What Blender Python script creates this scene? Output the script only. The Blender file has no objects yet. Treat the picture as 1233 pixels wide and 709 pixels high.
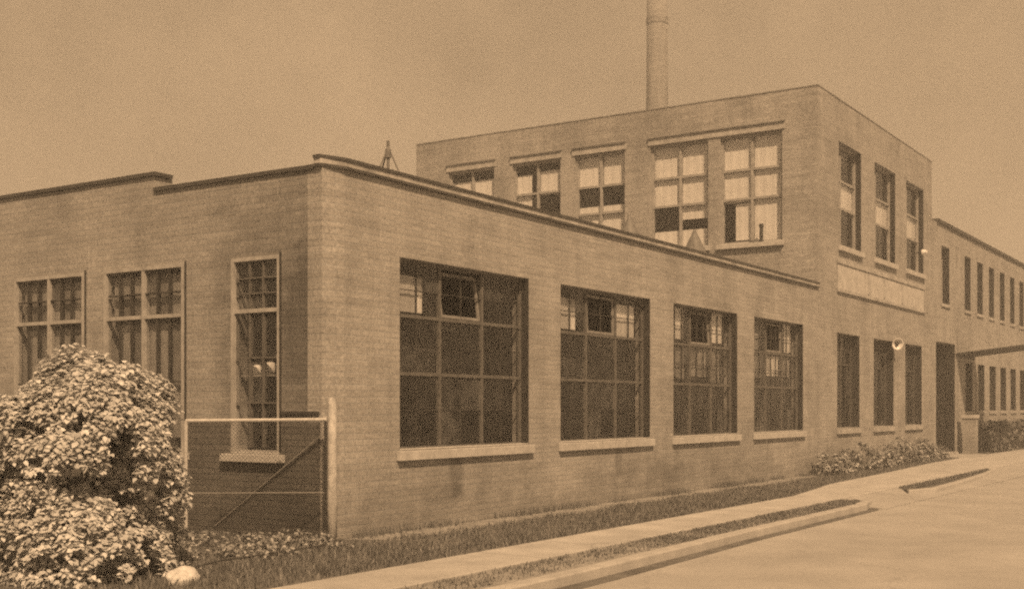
import bpy, math, random
from math import sin, cos, pi, radians
from mathutils import Vector, Matrix, noise

random.seed(7)
sc = bpy.context.scene
col = sc.collection

# ------------------------------------------------------------------ materials
# The place is lit by one warm sepia hue (world and sun), so the surfaces
# themselves stay near neutral greys.
def srgb(v):
    return v


def new_mat(name):
    m = bpy.data.materials.new(name)
    m.use_nodes = True
    nt = m.node_tree
    nt.nodes.clear()
    out = nt.nodes.new('ShaderNodeOutputMaterial')
    b = nt.nodes.new('ShaderNodeBsdfPrincipled')
    nt.links.new(b.outputs[0], out.inputs[0])
    return m, nt, b, out


def g3(v, warm=0.0):
    return (v * (1 + warm), v, v * (1 - warm), 1)


def nd(nt, t, **kw):
    n = nt.nodes.new(t)
    for k, v in kw.items():
        if k in n.inputs:
            n.inputs[k].default_value = v
        else:
            setattr(n, k, v)
    return n


def mapping_noise(nt, scale, detail=4, rough=.6, src='Object', sc3=(1, 1, 1)):
    tc = nd(nt, 'ShaderNodeTexCoord')
    mp = nd(nt, 'ShaderNodeMapping')
    mp.inputs['Scale'].default_value = sc3
    nt.links.new(tc.outputs[src], mp.inputs[0])
    n = nd(nt, 'ShaderNodeTexNoise')
    n.inputs['Scale'].default_value = scale
    n.inputs['Detail'].default_value = detail
    n.inputs['Roughness'].default_value = rough
    nt.links.new(mp.outputs[0], n.inputs['Vector'])
    return n


def ramp(nt, src, stops):
    r = nd(nt, 'ShaderNodeValToRGB')
    cr = r.color_ramp
    while len(cr.elements) < len(stops):
        cr.elements.new(.5)
    for e, (p, v) in zip(cr.elements, stops):
        e.position = p
        e.color = (v, v, v, 1)
    nt.links.new(src, r.inputs[0])
    return r


def mul(nt, a, b, fac=1.0):
    m = nd(nt, 'ShaderNodeMix', data_type='RGBA', blend_type='MULTIPLY')
    m.inputs[0].default_value = fac
    nt.links.new(a, m.inputs[6])
    nt.links.new(b, m.inputs[7])
    return m.outputs[2]


def rough_mat(name, v, var=.25, scale=9, rough=.85, bump=.15, fine=60, warm=0.02, spec=.3):
    m, nt, b, out = new_mat(name)
    n1 = mapping_noise(nt, scale, 5)
    n2 = mapping_noise(nt, fine, 3)
    r1 = ramp(nt, n1.outputs[0], [(.3, 1 - var), (.7, 1 + var * .4)])
    r2 = ramp(nt, n2.outputs[0], [(.3, 1 - var * .7), (.7, 1 + var * .3)])
    base = nd(nt, 'ShaderNodeRGB')
    base.outputs[0].default_value = g3(v, warm)
    c = mul(nt, mul(nt, base.outputs[0], r1.outputs[0]), r2.outputs[0])
    nt.links.new(c, b.inputs['Base Color'])
    b.inputs['Roughness'].default_value = rough
    b.inputs['Specular IOR Level'].default_value = spec
    if bump:
        bp = nd(nt, 'ShaderNodeBump')
        bp.inputs['Strength'].default_value = bump
        bp.inputs['Distance'].default_value = .01
        nt.links.new(n2.outputs[0], bp.inputs['Height'])
        nt.links.new(bp.outputs[0], b.inputs['Normal'])
    return m


def brick_mat(name, v, mortar, stain=.35, seed=0.0, soot=None):
    m, nt, b, out = new_mat(name)
    tc = nd(nt, 'ShaderNodeTexCoord')
    sx = nd(nt, 'ShaderNodeSeparateXYZ')
    nt.links.new(tc.outputs['Object'], sx.inputs[0])
    add = nd(nt, 'ShaderNodeMath', operation='ADD')
    nt.links.new(sx.outputs[0], add.inputs[0])
    nt.links.new(sx.outputs[1], add.inputs[1])
    cb = nd(nt, 'ShaderNodeCombineXYZ')
    nt.links.new(add.outputs[0], cb.inputs[0])
    nt.links.new(sx.outputs[2], cb.inputs[1])
    br = nd(nt, 'ShaderNodeTexBrick')
    br.offset = .5
    br.inputs['Scale'].default_value = 1.0
    br.inputs['Brick Width'].default_value = .22
    br.inputs['Row Height'].default_value = .075
    br.inputs['Mortar Size'].default_value = .008
    br.inputs['Mortar Smooth'].default_value = .3
    br.inputs['Bias'].default_value = -.1
    br.inputs['Color1'].default_value = g3(v * 1.06, .03)
    br.inputs['Color2'].default_value = g3(v * .90, .03)
    br.inputs['Mortar'].default_value = g3(mortar)
    nt.links.new(cb.outputs[0], br.inputs['Vector'])
    # broad weathering
    n1 = mapping_noise(nt, .55, 6, .62)
    n1.inputs['Distortion'].default_value = .4
    r1 = ramp(nt, n1.outputs[0], [(.30, 1 - stain), (.52, 1.0), (.75, 1.08)])
    # horizontal streaks along courses
    n2 = mapping_noise(nt, 1.0, 4, .6, sc3=(.8, .8, 9))
    r2 = ramp(nt, n2.outputs[0], [(.3, .80), (.6, 1.03)])
    # vertical run-off
    n3 = mapping_noise(nt, 1.0, 4, .6, sc3=(3.2, 3.2, .35))
    r3 = ramp(nt, n3.outputs[0], [(.3, .84), (.6, 1.03)])
    n4 = mapping_noise(nt, 26, 3, .75)
    r4 = ramp(nt, n4.outputs[0], [(.28, .62), (.72, 1.30)])
    c = mul(nt, br.outputs[0], r1.outputs[0])
    c = mul(nt, c, r2.outputs[0])
    c = mul(nt, c, r3.outputs[0])
    c = mul(nt, c, r4.outputs[0])
    # splash-back dirt with a ragged upper edge near the ground
    nz = mapping_noise(nt, 1.3, 5, .65)
    ma = nd(nt, 'ShaderNodeMath', operation='MULTIPLY_ADD')
    ma.inputs[1].default_value = -1.9
    nt.links.new(nz.outputs[0], ma.inputs[0])
    nt.links.new(sx.outputs[2], ma.inputs[2])
    rz = ramp(nt, ma.outputs[0], [(0.0, .80), (.22, 1.0)])
    ma2 = nd(nt, 'ShaderNodeMath', operation='ADD')
    ma2.inputs[1].default_value = .62
    nt.links.new(ma.outputs[0], ma2.inputs[0])
    nt.links.new(ma2.outputs[0], rz.inputs[0])
    c = mul(nt, c, rz.outputs[0])
    for s in (soot or []):
        # a grimy patch: centre, half sizes, strength - a stain of its own
        (cx, cy, cz), (hx, hy, hz), st = s
        mp = nd(nt, 'ShaderNodeMapping')
        mp.vector_type = 'POINT'
        mp.inputs['Location'].default_value = (-cx / hx, -cy / hy, -cz / hz)
        mp.inputs['Scale'].default_value = (1 / hx, 1 / hy, 1 / hz)
        nt.links.new(tc.outputs['Object'], mp.inputs[0])
        ln = nd(nt, 'ShaderNodeVectorMath', operation='LENGTH')
        nt.links.new(mp.outputs[0], ln.inputs[0])
        nn = mapping_noise(nt, 2.6, 5, .7, sc3=(1, 1, 2.4))
        aa = nd(nt, 'ShaderNodeMath', operation='MULTIPLY_ADD')
        aa.inputs[1].default_value = 1.1
        nt.links.new(nn.outputs[0], aa.inputs[0])
        nt.links.new(ln.outputs[1], aa.inputs[2])
        rr = ramp(nt, aa.outputs[0], [(.0, st), (.55, st), (1.0, 1.0)])
        sub = nd(nt, 'ShaderNodeMath', operation='SUBTRACT')
        sub.inputs[1].default_value = .55
        nt.links.new(aa.outputs[0], sub.inputs[0])
        nt.links.new(sub.outputs[0], rr.inputs[0])
        c = mul(nt, c, rr.outputs[0])
    nt.links.new(c, b.inputs['Base Color'])
    b.inputs['Roughness'].default_value = .92
    b.inputs['Specular IOR Level'].default_value = .2
    bp = nd(nt, 'ShaderNodeBump')
    bp.inputs['Strength'].default_value = .35
    bp.inputs['Distance'].default_value = .010
    mxh = nd(nt, 'ShaderNodeMath', operation='MULTIPLY_ADD')
    mxh.inputs[1].default_value = -1.0
    nt.links.new(br.outputs['Fac'], mxh.inputs[0])
    nt.links.new(n4.outputs[0], mxh.inputs[2])
    nt.links.new(mxh.outputs[0], bp.inputs['Height'])
    nt.links.new(bp.outputs[0], b.inputs['Normal'])
    return m


def leaf_mat(name, lo, hi, trans=.25, rough=.5):
    m, nt, b, out = new_mat(name)
    geo = nd(nt, 'ShaderNodeNewGeometry')
    r = ramp(nt, geo.outputs['Random Per Island'], [(0, lo), (.55, (lo + hi) / 2), (1, hi)])
    nt.links.new(r.outputs[0], b.inputs['Base Color'])
    b.inputs['Roughness'].default_value = rough
    b.inputs['Specular IOR Level'].default_value = .35
    tr = nd(nt, 'ShaderNodeBsdfTranslucent')
    nt.links.new(r.outputs[0], tr.inputs[0])
    mx = nd(nt, 'ShaderNodeMixShader')
    mx.inputs[0].default_value = trans
    nt.links.new(b.outputs[0], mx.inputs[1])
    nt.links.new(tr.outputs[0], mx.inputs[2])
    nt.links.new(mx.outputs[0], out.inputs[0])
    return m


def glass_mat(name, tint=.55, dirt=.10, vary=.20):
    m, nt, b, out = new_mat(name)
    nt.nodes.remove(b)
    tr = nd(nt, 'ShaderNodeBsdfTransparent')
    tr.inputs[0].default_value = g3(tint)
    gl = nd(nt, 'ShaderNodeBsdfGlossy')
    gl.inputs['Roughness'].default_value = .06
    gl.inputs['Color'].default_value = g3(.85)
    nz = mapping_noise(nt, 2.2, 2)
    bp = nd(nt, 'ShaderNodeBump')
    bp.inputs['Strength'].default_value = .05
    bp.inputs['Distance'].default_value = .02
    nt.links.new(nz.outputs[0], bp.inputs['Height'])
    nt.links.new(bp.outputs[0], gl.inputs['Normal'])
    lw_ = nd(nt, 'ShaderNodeLayerWeight')      # two-sided Schlick reflectance
    lw_.inputs[0].default_value = .5
    pw = nd(nt, 'ShaderNodeMath', operation='POWER')
    pw.inputs[1].default_value = 5
    nt.links.new(lw_.outputs['Facing'], pw.inputs[0])
    fr = nd(nt, 'ShaderNodeMath', operation='MULTIPLY_ADD')
    fr.inputs[1].default_value = .94
    fr.inputs[2].default_value = .04
    nt.links.new(pw.outputs[0], fr.inputs[0])
    geo = nd(nt, 'ShaderNodeNewGeometry')
    rt = ramp(nt, geo.outputs['Random Per Island'], [(0, tint * (1 - vary)), (.5, tint), (1, min(1, tint * (1 + vary * .5)))])
    nt.links.new(rt.outputs[0], tr.inputs[0])
    m1 = nd(nt, 'ShaderNodeMixShader')
    nt.links.new(fr.outputs[0], m1.inputs[0])
    nt.links.new(tr.outputs[0], m1.inputs[1])
    nt.links.new(gl.outputs[0], m1.inputs[2])
    df = nd(nt, 'ShaderNodeBsdfDiffuse')
    df.inputs[0].default_value = g3(.35)
    nd2 = mapping_noise(nt, 5, 5, .7)
    rd0 = ramp(nt, nd2.outputs[0], [(.35, dirt * .4), (.7, dirt * 2.2)])
    rp = ramp(nt, geo.outputs['Random Per Island'], [(0, 2.8), (.2, .5), (.8, 1.0), (1, 2.4)])
    rd = nd(nt, 'ShaderNodeMath', operation='MULTIPLY')
    nt.links.new(rd0.outputs[0], rd.inputs[0]); nt.links.new(rp.outputs[0], rd.inputs[1])
    m2 = nd(nt, 'ShaderNodeMixShader')
    nt.links.new(rd.outputs[0], m2.inputs[0])
    nt.links.new(m1.outputs[0], m2.inputs[1])
    nt.links.new(df.outputs[0], m2.inputs[2])
    nt.links.new(m2.outputs[0], out.inputs[0])
    return m


def ground_marks(m, crack, joint):
    """hairline cracks, a few oily stains and, on the pavement, slab joints"""
    nt = m.node_tree
    b = next(n for n in nt.nodes if n.type == 'BSDF_PRINCIPLED')
    src = b.inputs['Base Color'].links[0].from_socket
    tc = nd(nt, 'ShaderNodeTexCoord')
    dn = mapping_noise(nt, 1.4, 4)
    va = nd(nt, 'ShaderNodeVectorMath', operation='MULTIPLY_ADD')
    nt.links.new(dn.outputs[1], va.inputs[0])
    va.inputs[1].default_value = (.9, .9, .9)
    nt.links.new(tc.outputs['Object'], va.inputs[2])
    vo = nd(nt, 'ShaderNodeTexVoronoi', feature='DISTANCE_TO_EDGE')
    vo.inputs['Scale'].default_value = crack
    nt.links.new(va.outputs[0], vo.inputs['Vector'])
    rc = ramp(nt, vo.outputs['Distance'], [(0, .80), (.005, 1.0)])
    c = mul(nt, src, rc.outputs[0])
    st = mapping_noise(nt, .45, 3, .5, sc3=(.35, 1.2, 1))
    rs = ramp(nt, st.outputs[0], [(.34, .90), (.5, 1.0)])
    c = mul(nt, c, rs.outputs[0])
    if joint:
        sx = nd(nt, 'ShaderNodeSeparateXYZ')
        nt.links.new(tc.outputs['Object'], sx.inputs[0])
        md = nd(nt, 'ShaderNodeMath', operation='PINGPONG')
        md.inputs[1].default_value = joint
        nt.links.new(sx.outputs[0], md.inputs[0])
        rj = ramp(nt, md.outputs[0], [(0, .6), (.018, 1.0)])
        c = mul(nt, c, rj.outputs[0])
    nt.links.new(c, b.inputs['Base Color'])


M = {}
M['brick_front'] = brick_mat('brick_front', .35, .32, .26, soot=[((3.0, 0, .6), (1.9, .6, .45), .80), ((2.65, 0, .72), (.20, .6, .5), .62), ((7.4, 0, .72), (.16, .6, .45), .7), ((9.5, 0, .5), (3.5, .6, .40), .85)])
M['brick_side'] = brick_mat('brick_side', .33, .30, .25,
                            soot=[((0, .28, 2.6), (.5, .62, 1.25), .55), ((0, .6, 2.4), (.6, 1.7, 2.9), .70)])
M['brick_tall'] = brick_mat('brick_tall', .345, .32, .28)
M['brick_far'] = brick_mat('brick_far', .36, .33, .22)
M['brick_stack'] = brick_mat('brick_stack', .26, .25, .12)
M['tar'] = rough_mat('tar_coat', .055, .4, 3, .8, .3)
M['brick_dado'] = brick_mat('dark_brick', .135, .085, .35)
M['stone'] = rough_mat('cast_stone', .47, .25, 6, .85, .15)
M['stone_worn'] = rough_mat('worn_stone', .43, .4, 5, .9, .25)
M['coping_dark'] = rough_mat('dark_flashing', .07, .35, 5, .6, .1, spec=.4)
M['coping_mid'] = rough_mat('weathered_fascia', .25, .45, 4, .7, .1)
M['fascia'] = rough_mat('weathered_pale_fascia', .42, .45, 3, .75, .1)
M['roof'] = rough_mat('roof_felt', .12, .3, 3)
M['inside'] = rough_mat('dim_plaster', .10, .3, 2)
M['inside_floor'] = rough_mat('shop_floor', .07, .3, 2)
M['reveal_shade'] = rough_mat('painted_reveal_shade', .035, .3, 6, .75, 0)
M['steel_dark'] = rough_mat('dark_steel_sash', .08, .35, 12, .6, 0, spec=.4)
M['steel_mid'] = rough_mat('faded_steel_sash', .13, .35, 12, .7, 0)
M['paint_pale'] = rough_mat('pale_painted_wood', .39, .28, 8, .6, .1)
M['paint_dull'] = rough_mat('dull_painted_wood', .34, .3, 8, .7, .1)
M['sash_worn'] = rough_mat('worn_sash_paint', .24, .3, 8, .7, .1)
M['blind'] = rough_mat('pale_roller_blind', .70, .10, 3, .9, 0)
M['blind_and_reflection'] = rough_mat('dull_curtain_and_reflection', .30, .35, 4, .9, 0)
M['glass'] = glass_mat('window_glass', .84, .05, .35)
M['glass_clear'] = glass_mat('clear_window_glass', .94, .02, .05)
M['concrete'] = rough_mat('pavement_concrete', .50, .16, 1.2, .9, .15, 45)
M['kerb'] = rough_mat('kerb_concrete', .43, .22, 3, .9, .2)
M['road'] = rough_mat('pale_road_surface', .375, .18, .9, .95, .35, 55)
M['concrete'] = rough_mat('pavement_concrete', .46, .24, 1.6, .9, .2, 40)
ground_marks(M['road'], .33, 0)
ground_marks(M['concrete'], .12, 1.52)
M['gutter'] = rough_mat('gutter_silt', .15, .4, 4, .95, .3)
M['soil'] = rough_mat('yard_soil', .16, .45, 2.4, .95, .6, 25)
M['dry_soil'] = rough_mat('pale_dry_earth', .30, .35, 3.0, .95, .5, 25)
M['terrain'] = rough_mat('open_ground', .20, .35, .3, .95, .4, 8)
M['grass'] = leaf_mat('grass_blades', .06, .30)
M['weed'] = leaf_mat('pale_weed_leaves', .12, .48)
M['leaf'] = leaf_mat('pale_bush_leaves', .36, .74, .24)
M['leaf_hedge'] = leaf_mat('hedge_leaves', .05, .22)
M['leaf_low'] = leaf_mat('low_shrub_leaves', .12, .50)
M['stem'] = rough_mat('woody_stem', .10, .3, 20)
M['post'] = rough_mat('weathered_post_wood', .52, .45, 7, .85, .3)
M['pipe'] = rough_mat('galvanised_pipe', .50, .2, 15, .5, 0)
M['wire'] = rough_mat('rusted_mesh_wire', .035, .3, 30, .6, 0)
M['wire_pale'] = rough_mat('pale_wire', .28, .2, 30, .5, 0)
M['iron'] = rough_mat('dark_iron', .05, .3, 20, .6, .05)
M['door'] = rough_mat('dark_wood_and_porch_shade', .025, .3, 8, .55, .05)
M['sign'] = rough_mat('pale_panel_stone', .48, .24, 4, .85, .08)
M['rock'] = rough_mat('pale_rock', .66, .25, 6, .9, .5, 22)
M['lamp_white'] = rough_mat('white_enamel', .75, .1, 10, .35, 0)
M['vent_metal'] = rough_mat('weathered_sheet_metal', .17, .3, 8, .6, 0)


# ------------------------------------------------------------------ mesh help
class MB:
    def __init__(s):
        s.v = []
        s.f = []

    def quad(s, *pts):
        n = len(s.v)
        s.v += [tuple(p) for p in pts]
        s.f.append(tuple(range(n, n + len(pts))))

    def box(s, x0, x1, y0, y1, z0, z1):
        x0, x1 = sorted((x0, x1)); y0, y1 = sorted((y0, y1)); z0, z1 = sorted((z0, z1))
        n = len(s.v)
        s.v += [(x0, y0, z0), (x1, y0, z0), (x1, y1, z0), (x0, y1, z0),
                (x0, y0, z1), (x1, y0, z1), (x1, y1, z1), (x0, y1, z1)]
        for f in ((0, 3, 2, 1), (4, 5, 6, 7), (0, 1, 5, 4), (1, 2, 6, 5), (2, 3, 7, 6), (3, 0, 4, 7)):
            s.f.append(tuple(n + i for i in f))
        return s

    def prism(s, poly, z0, z1):
        n = len(s.v); k = len(poly)
        s.v += [(p[0], p[1], z0) for p in poly] + [(p[0], p[1], z1) for p in poly]
        s.f.append(tuple(n + i for i in reversed(range(k))))
        s.f.append(tuple(n + k + i for i in range(k)))
        for i in range(k):
            j = (i + 1) % k
            s.f.append((n + i, n + j, n + k + j, n + k + i))
        return s

    def tube(s, p, q, r, r2=None, seg=8):
        p = Vector(p); q = Vector(q)
        r2 = r if r2 is None else r2
        d = (q - p).normalized()
        a = d.orthogonal().normalized(); b = d.cross(a)
        n = len(s.v)
        for c, rr in ((p, r), (q, r2)):
            for i in range(seg):
                t = 2 * pi * i / seg
                s.v.append(tuple(c + (a * cos(t) + b * sin(t)) * rr))
        for i in range(seg):
            j = (i + 1) % seg
            s.f.append((n + i, n + j, n + seg + j, n + seg + i))
        s.f.append(tuple(n + i for i in reversed(range(seg))))
        s.f.append(tuple(n + seg + i for i in range(seg)))
        return s

    def lathe(s, c, prof, seg=20):
        n = len(s.v); k = len(prof)
        for i in range(seg):
            t = 2 * pi * i / seg
            for r, z in prof:
                s.v.append((c[0] + r * cos(t), c[1] + r * sin(t), c[2] + z))
        for i in range(seg):
            j = (i + 1) % seg
            for a in range(k - 1):
                s.f.append((n + i * k + a, n + j * k + a, n + j * k + a + 1, n + i * k + a + 1))
        s.f.append(tuple(n + i * k for i in reversed(range(seg))))
        s.f.append(tuple(n + i * k + k - 1 for i in range(seg)))
        return s

    def build(s, name, mat, parent=None, bevel=0, smooth=False):
        me = bpy.data.meshes.new(name)
        me.from_pydata(s.v, [], s.f)
        me.update()
        me.materials.append(mat)
        if smooth:
            me.polygons.foreach_set('use_smooth', [True] * len(me.polygons))
        o = bpy.data.objects.new(name, me)
        col.objects.link(o)
        if parent:
            o.parent = parent
            o.matrix_parent_inverse = Matrix.Translation(-parent.location) if False else Matrix.Identity(4)
            # vertices are in world space; shift into the parent's space
            off = world_loc(parent)
            if off.length:
                o.location = -off
        if bevel:
            bv = o.modifiers.new('bevel', 'BEVEL')
            bv.width = bevel
            bv.segments = 2
            bv.limit_method = 'ANGLE'
        return o


def world_loc(o):
    v = Vector(o.location)
    p = o.parent
    while p:
        v += Vector(p.location)
        p = p.parent
    return v


def thing(name, label, cat, loc=(0, 0, 0), group=None):
    o = bpy.data.objects.new(name, None)
    o.empty_display_size = .3
    col.objects.link(o)
    o.location = loc
    o['label'] = label
    o['category'] = cat
    if group:
        o['group'] = group
    return o


def tag(o, label, cat, group=None):
    o['label'] = label
    o['category'] = cat
    if group:
        o['group'] = group
    return o


def structure(o):
    o['kind'] = 'structure'
    return o


# A wall on a plane: u runs along the wall, depth goes inward.
# axis 'X': wall lies in plane y = p (u = x);  axis 'Y': plane x = p (u = y).
def wall_mb(axis, p, th, u0, u1, z0, z1, holes, mb=None):
    mb = mb or MB()
    holes = [(h[0], h[1], max(h[2], z0), min(h[3], z1)) for h in holes]
    us = sorted(set([u0, u1] + [h for o in holes for h in o[:2]]))
    zs = sorted(set([z0, z1] + [h for o in holes for h in o[2:]]))

    def pt(u, d, z):
        return (u, p + d, z) if axis == 'X' else (p + d, u, z)

    def hole(i, j):
        if i < 0 or j < 0 or i >= len(us) - 1 or j >= len(zs) - 1:
            return True
        cu = (us[i] + us[i + 1]) / 2; cz = (zs[j] + zs[j + 1]) / 2
        return any(h[0] < cu < h[1] and h[2] < cz < h[3] for h in holes)
    for i in range(len(us) - 1):
        for j in range(len(zs) - 1):
            if hole(i, j):
                continue
            a, b, c, d = us[i], us[i + 1], zs[j], zs[j + 1]
            mb.quad(pt(a, 0, c), pt(b, 0, c), pt(b, 0, d), pt(a, 0, d))
            mb.quad(pt(b, th, c), pt(a, th, c), pt(a, th, d), pt(b, th, d))
            if hole(i - 1, j):
                mb.quad(pt(a, th, c), pt(a, 0, c), pt(a, 0, d), pt(a, th, d))
            if hole(i + 1, j):
                mb.quad(pt(b, 0, c), pt(b, th, c), pt(b, th, d), pt(b, 0, d))
            if hole(i, j - 1):
                mb.quad(pt(a, th, c), pt(b, th, c), pt(b, 0, c), pt(a, 0, c))
            if hole(i, j + 1):
                mb.quad(pt(a, 0, d), pt(b, 0, d), pt(b, th, d), pt(a, th, d))
    return mb


def wbox(mb, axis, p, u0, u1, d0, d1, z0, z1):
    if axis == 'X':
        mb.box(u0, u1, p + d0, p + d1, z0, z1)
    else:
        mb.box(p + d0, p + d1, u0, u1, z0, z1)


def window(parent, axis, p, u0, u1, z0, z1, cols, rows, mat, set_in=.12, fw=.05, fd=.07,
           mull=.045, muntin_u=0, muntin_z=0, thin=.016, glass='glass', sill=True, sill_mat='stone',
           sill_h=.12, sill_out=.07, over=.08, blinds=(), blind_mat='blind', reveal_shade=None, skip_pane=(), name='window',
           sill_drop=0.0, label=None, bar_mat='iron', edge=False):
    """cols / rows are the inner division positions (absolute u / z)."""
    cols, rows = sorted(cols), sorted(rows)
    mb = MB()
    d0, d1 = set_in, set_in + fd
    wbox(mb, axis, p, u0, u0 + fw, d0, d1, z0, z1)
    wbox(mb, axis, p, u1 - fw, u1, d0, d1, z0, z1)
    wbox(mb, axis, p, u0 + fw, u1 - fw, d0, d1, z1 - fw, z1)
    wbox(mb, axis, p, u0 + fw, u1 - fw, d0, d1, z0, z0 + fw)
    ulist = [u0 + fw] + list(cols) + [u1 - fw]
    for c in cols:
        wbox(mb, axis, p, c - mull / 2, c + mull / 2, d0 + .005, d1 - .005, z0 + fw, z1 - fw)
    for r in rows:
        for i in range(len(ulist) - 1):
            a = ulist[i] + (mull / 2 if i else 0)
            b = ulist[i + 1] - (mull / 2 if i < len(ulist) - 2 else 0)
            wbox(mb, axis, p, a, b, d0 + .010, d1 - .010, r - mull / 2, r + mull / 2)
    zlist = [z0 + fw] + list(rows) + [z1 - fw]
    w = mb.build(name, M[mat], parent)
    if reveal_shade:  # dark sheets over both reveals, painting in their shade
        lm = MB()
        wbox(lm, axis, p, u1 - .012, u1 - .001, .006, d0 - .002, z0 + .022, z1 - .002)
        lm.build('jamb_shade', M['reveal_shade'], w)
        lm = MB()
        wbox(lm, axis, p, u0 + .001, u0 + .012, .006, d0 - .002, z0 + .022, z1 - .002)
        lm.build('jamb_shade', M['reveal_shade'], w)
    if label:
        w['label'] = label
    if muntin_u or muntin_z:
        mm = MB()
        for i in range(len(ulist) - 1):
            for j in range(len(zlist) - 1):
                a, b = ulist[i] + mull / 2, ulist[i + 1] - mull / 2
                c, d = zlist[j] + mull / 2, zlist[j + 1] - mull / 2
                for k in range(muntin_u):
                    u = a + (b - a) * (k + 1) / (muntin_u + 1)
                    wbox(mm, axis, p, u - thin / 2, u + thin / 2, d0 + .018, d1 - .018, c, d)
                for k in range(muntin_z):
                    z = c + (d - c) * (k + 1) / (muntin_z + 1)
                    wbox(mm, axis, p, a, b, d0 + .021, d1 - .021, z - thin / 2, z + thin / 2)
        mm.build('glazing_bars', M[bar_mat], w)
    if edge:  # dark strip paints in the shadow line beside the frame
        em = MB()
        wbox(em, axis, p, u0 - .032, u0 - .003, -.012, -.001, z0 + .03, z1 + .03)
        em.build('shadow_strip', M['iron'], w)
    # panes
    gm = MB()
    dg = (d0 + d1) / 2
    for i in range(len(ulist) - 1):
        for j in range(len(zlist) - 1):
            if (i, j) in skip_pane:
                continue
            nu, nzz = muntin_u + 1, muntin_z + 1
            for iu in range(nu):
                for iz in range(nzz):
                    a = ulist[i] + (ulist[i + 1] - ulist[i]) * iu / nu
                    b = ulist[i] + (ulist[i + 1] - ulist[i]) * (iu + 1) / nu
                    c = zlist[j] + (zlist[j + 1] - zlist[j]) * iz / nzz
                    d = zlist[j] + (zlist[j + 1] - zlist[j]) * (iz + 1) / nzz
                    # every pane is puttied in at a slightly different angle
                    e = [dg + random.uniform(-.004, .004) for _ in range(3)]
                    e.append(e[0] + e[2] - e[1])
                    if axis == 'X':
                        gm.quad((a, p + e[0], c), (b, p + e[1], c), (b, p + e[2], d), (a, p + e[3], d))
                    else:
                        gm.quad((p + e[0], b, c), (p + e[1], a, c), (p + e[2], a, d), (p + e[3], b, d))
    gm.build('pane', M[glass], w)
    for bl in blinds:
        a, b, c, d = bl[:4]
        bm_ = bl[4] if len(bl) > 4 else blind_mat
        bb = MB()
        n = max(4, int((b - a) / .07))
        # gently rippled cloth, a few millimetres deep
        pts = []
        for i in range(n + 1):
            u = a + (b - a) * i / n
            pts.append((u, d1 + .012 + .004 * sin(i * 2.1 + a * 5)))
        for i in range(n):
            (ua, da), (ub, db) = pts[i], pts[i + 1]
            for (za, zb) in ((c, d),):
                if axis == 'X':
                    bb.quad((ua, p + da, za), (ub, p + db, za), (ub, p + db, zb), (ua, p + da, zb))
                    bb.quad((ub, p + db + .004, za), (ua, p + da + .004, za), (ua, p + da + .004, zb), (ub, p + db + .004, zb))
                else:
                    bb.quad((p + db, ub, za), (p + da, ua, za), (p + da, ua, zb), (p + db, ub, zb))
                    bb.quad((p + da + .004, ua, za), (p + db + .004, ub, za), (p + db + .004, ub, zb), (p + da + .004, ua, zb))
        bb.build('blind', M[bm_], w)
    if sill:
        sm = MB()
        # a sill that projects from the wall face and reaches back to the frame
        wbox(sm, axis, p, u0 - over, u1 + over, -sill_out, -.002, z0 - sill_h, z0 - .004)
        wbox(sm, axis, p, u0 + .003, u1 - .003, -.002, d0 + .01, z0 + .002, z0 + .02)
        sm.build('sill', M[sill_mat], w, bevel=.008)
    return w


# ================================================================= BUILDINGS
# ---------------------------------------------------------------- one storey
TH = .30
one = thing('brick_workshop', 'long single-storey pale brick workshop with dark roof edge and chamfered corner', 'building', (0, 0, 0))
FW = [(1.40, 4.52), (5.45, 8.59), (9.55, 12.61), (13.53, 16.58)]
FZ = (1.04, 3.53)
CH = (.32, .07)       # chamfer cut along the front and along the side
ZT = 4.47             # wall top at the corner
mb = wall_mb('X', 0, TH, CH[0], 17.62, -.12, ZT, [(a, b, *FZ) for a, b in FW])
mb.prism([(0, CH[1]), (CH[0], 0), (CH[0], TH), (0, TH)], -.12, ZT)
mb.build('front_wall', M['brick_front'], one)
LW = [(.76, 1.60), (2.44, 4.03), (4.45, 6.03), (6.9, 8.5), (8.95, 10.55)]
LZ = (1.02, 3.47)
mb = wall_mb('Y', 0, TH, TH, 2.99, -.12, ZT - .02, [(a, b, *LZ) for a, b in LW[:2] if b < 2.99])
# the stretch beyond the step in the parapet is a little taller
mb = wall_mb('Y', 0, TH, TH, 13.0, -.12, ZT - .02, [(a, b, *LZ) for a, b in LW], )
mb.box(.002, TH, 3.02, 13.0, ZT - .02, 4.66)
mb.build('side_wall', M['brick_side'], one)
MB().box(.0, 17.62, 13.0, 13.3, -.12, 4.6).build('rear_wall', M['brick_side'], one)
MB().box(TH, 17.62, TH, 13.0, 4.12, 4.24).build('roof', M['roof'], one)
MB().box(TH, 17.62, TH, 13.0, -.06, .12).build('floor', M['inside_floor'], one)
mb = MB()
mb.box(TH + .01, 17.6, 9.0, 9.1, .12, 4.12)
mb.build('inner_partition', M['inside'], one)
# darker band over the lower side wall
mb = wall_mb('Y', -.012, .0115, .10, 6.2, -.12, 1.42, [(a - .004, b + .004, LZ[0] - .10, 1.6) for a, b in LW[:2]] + [(4.446, 6.034, .92, 1.6)])
mb.build('dark_lower_band', M['brick_dado'], one)
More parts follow.
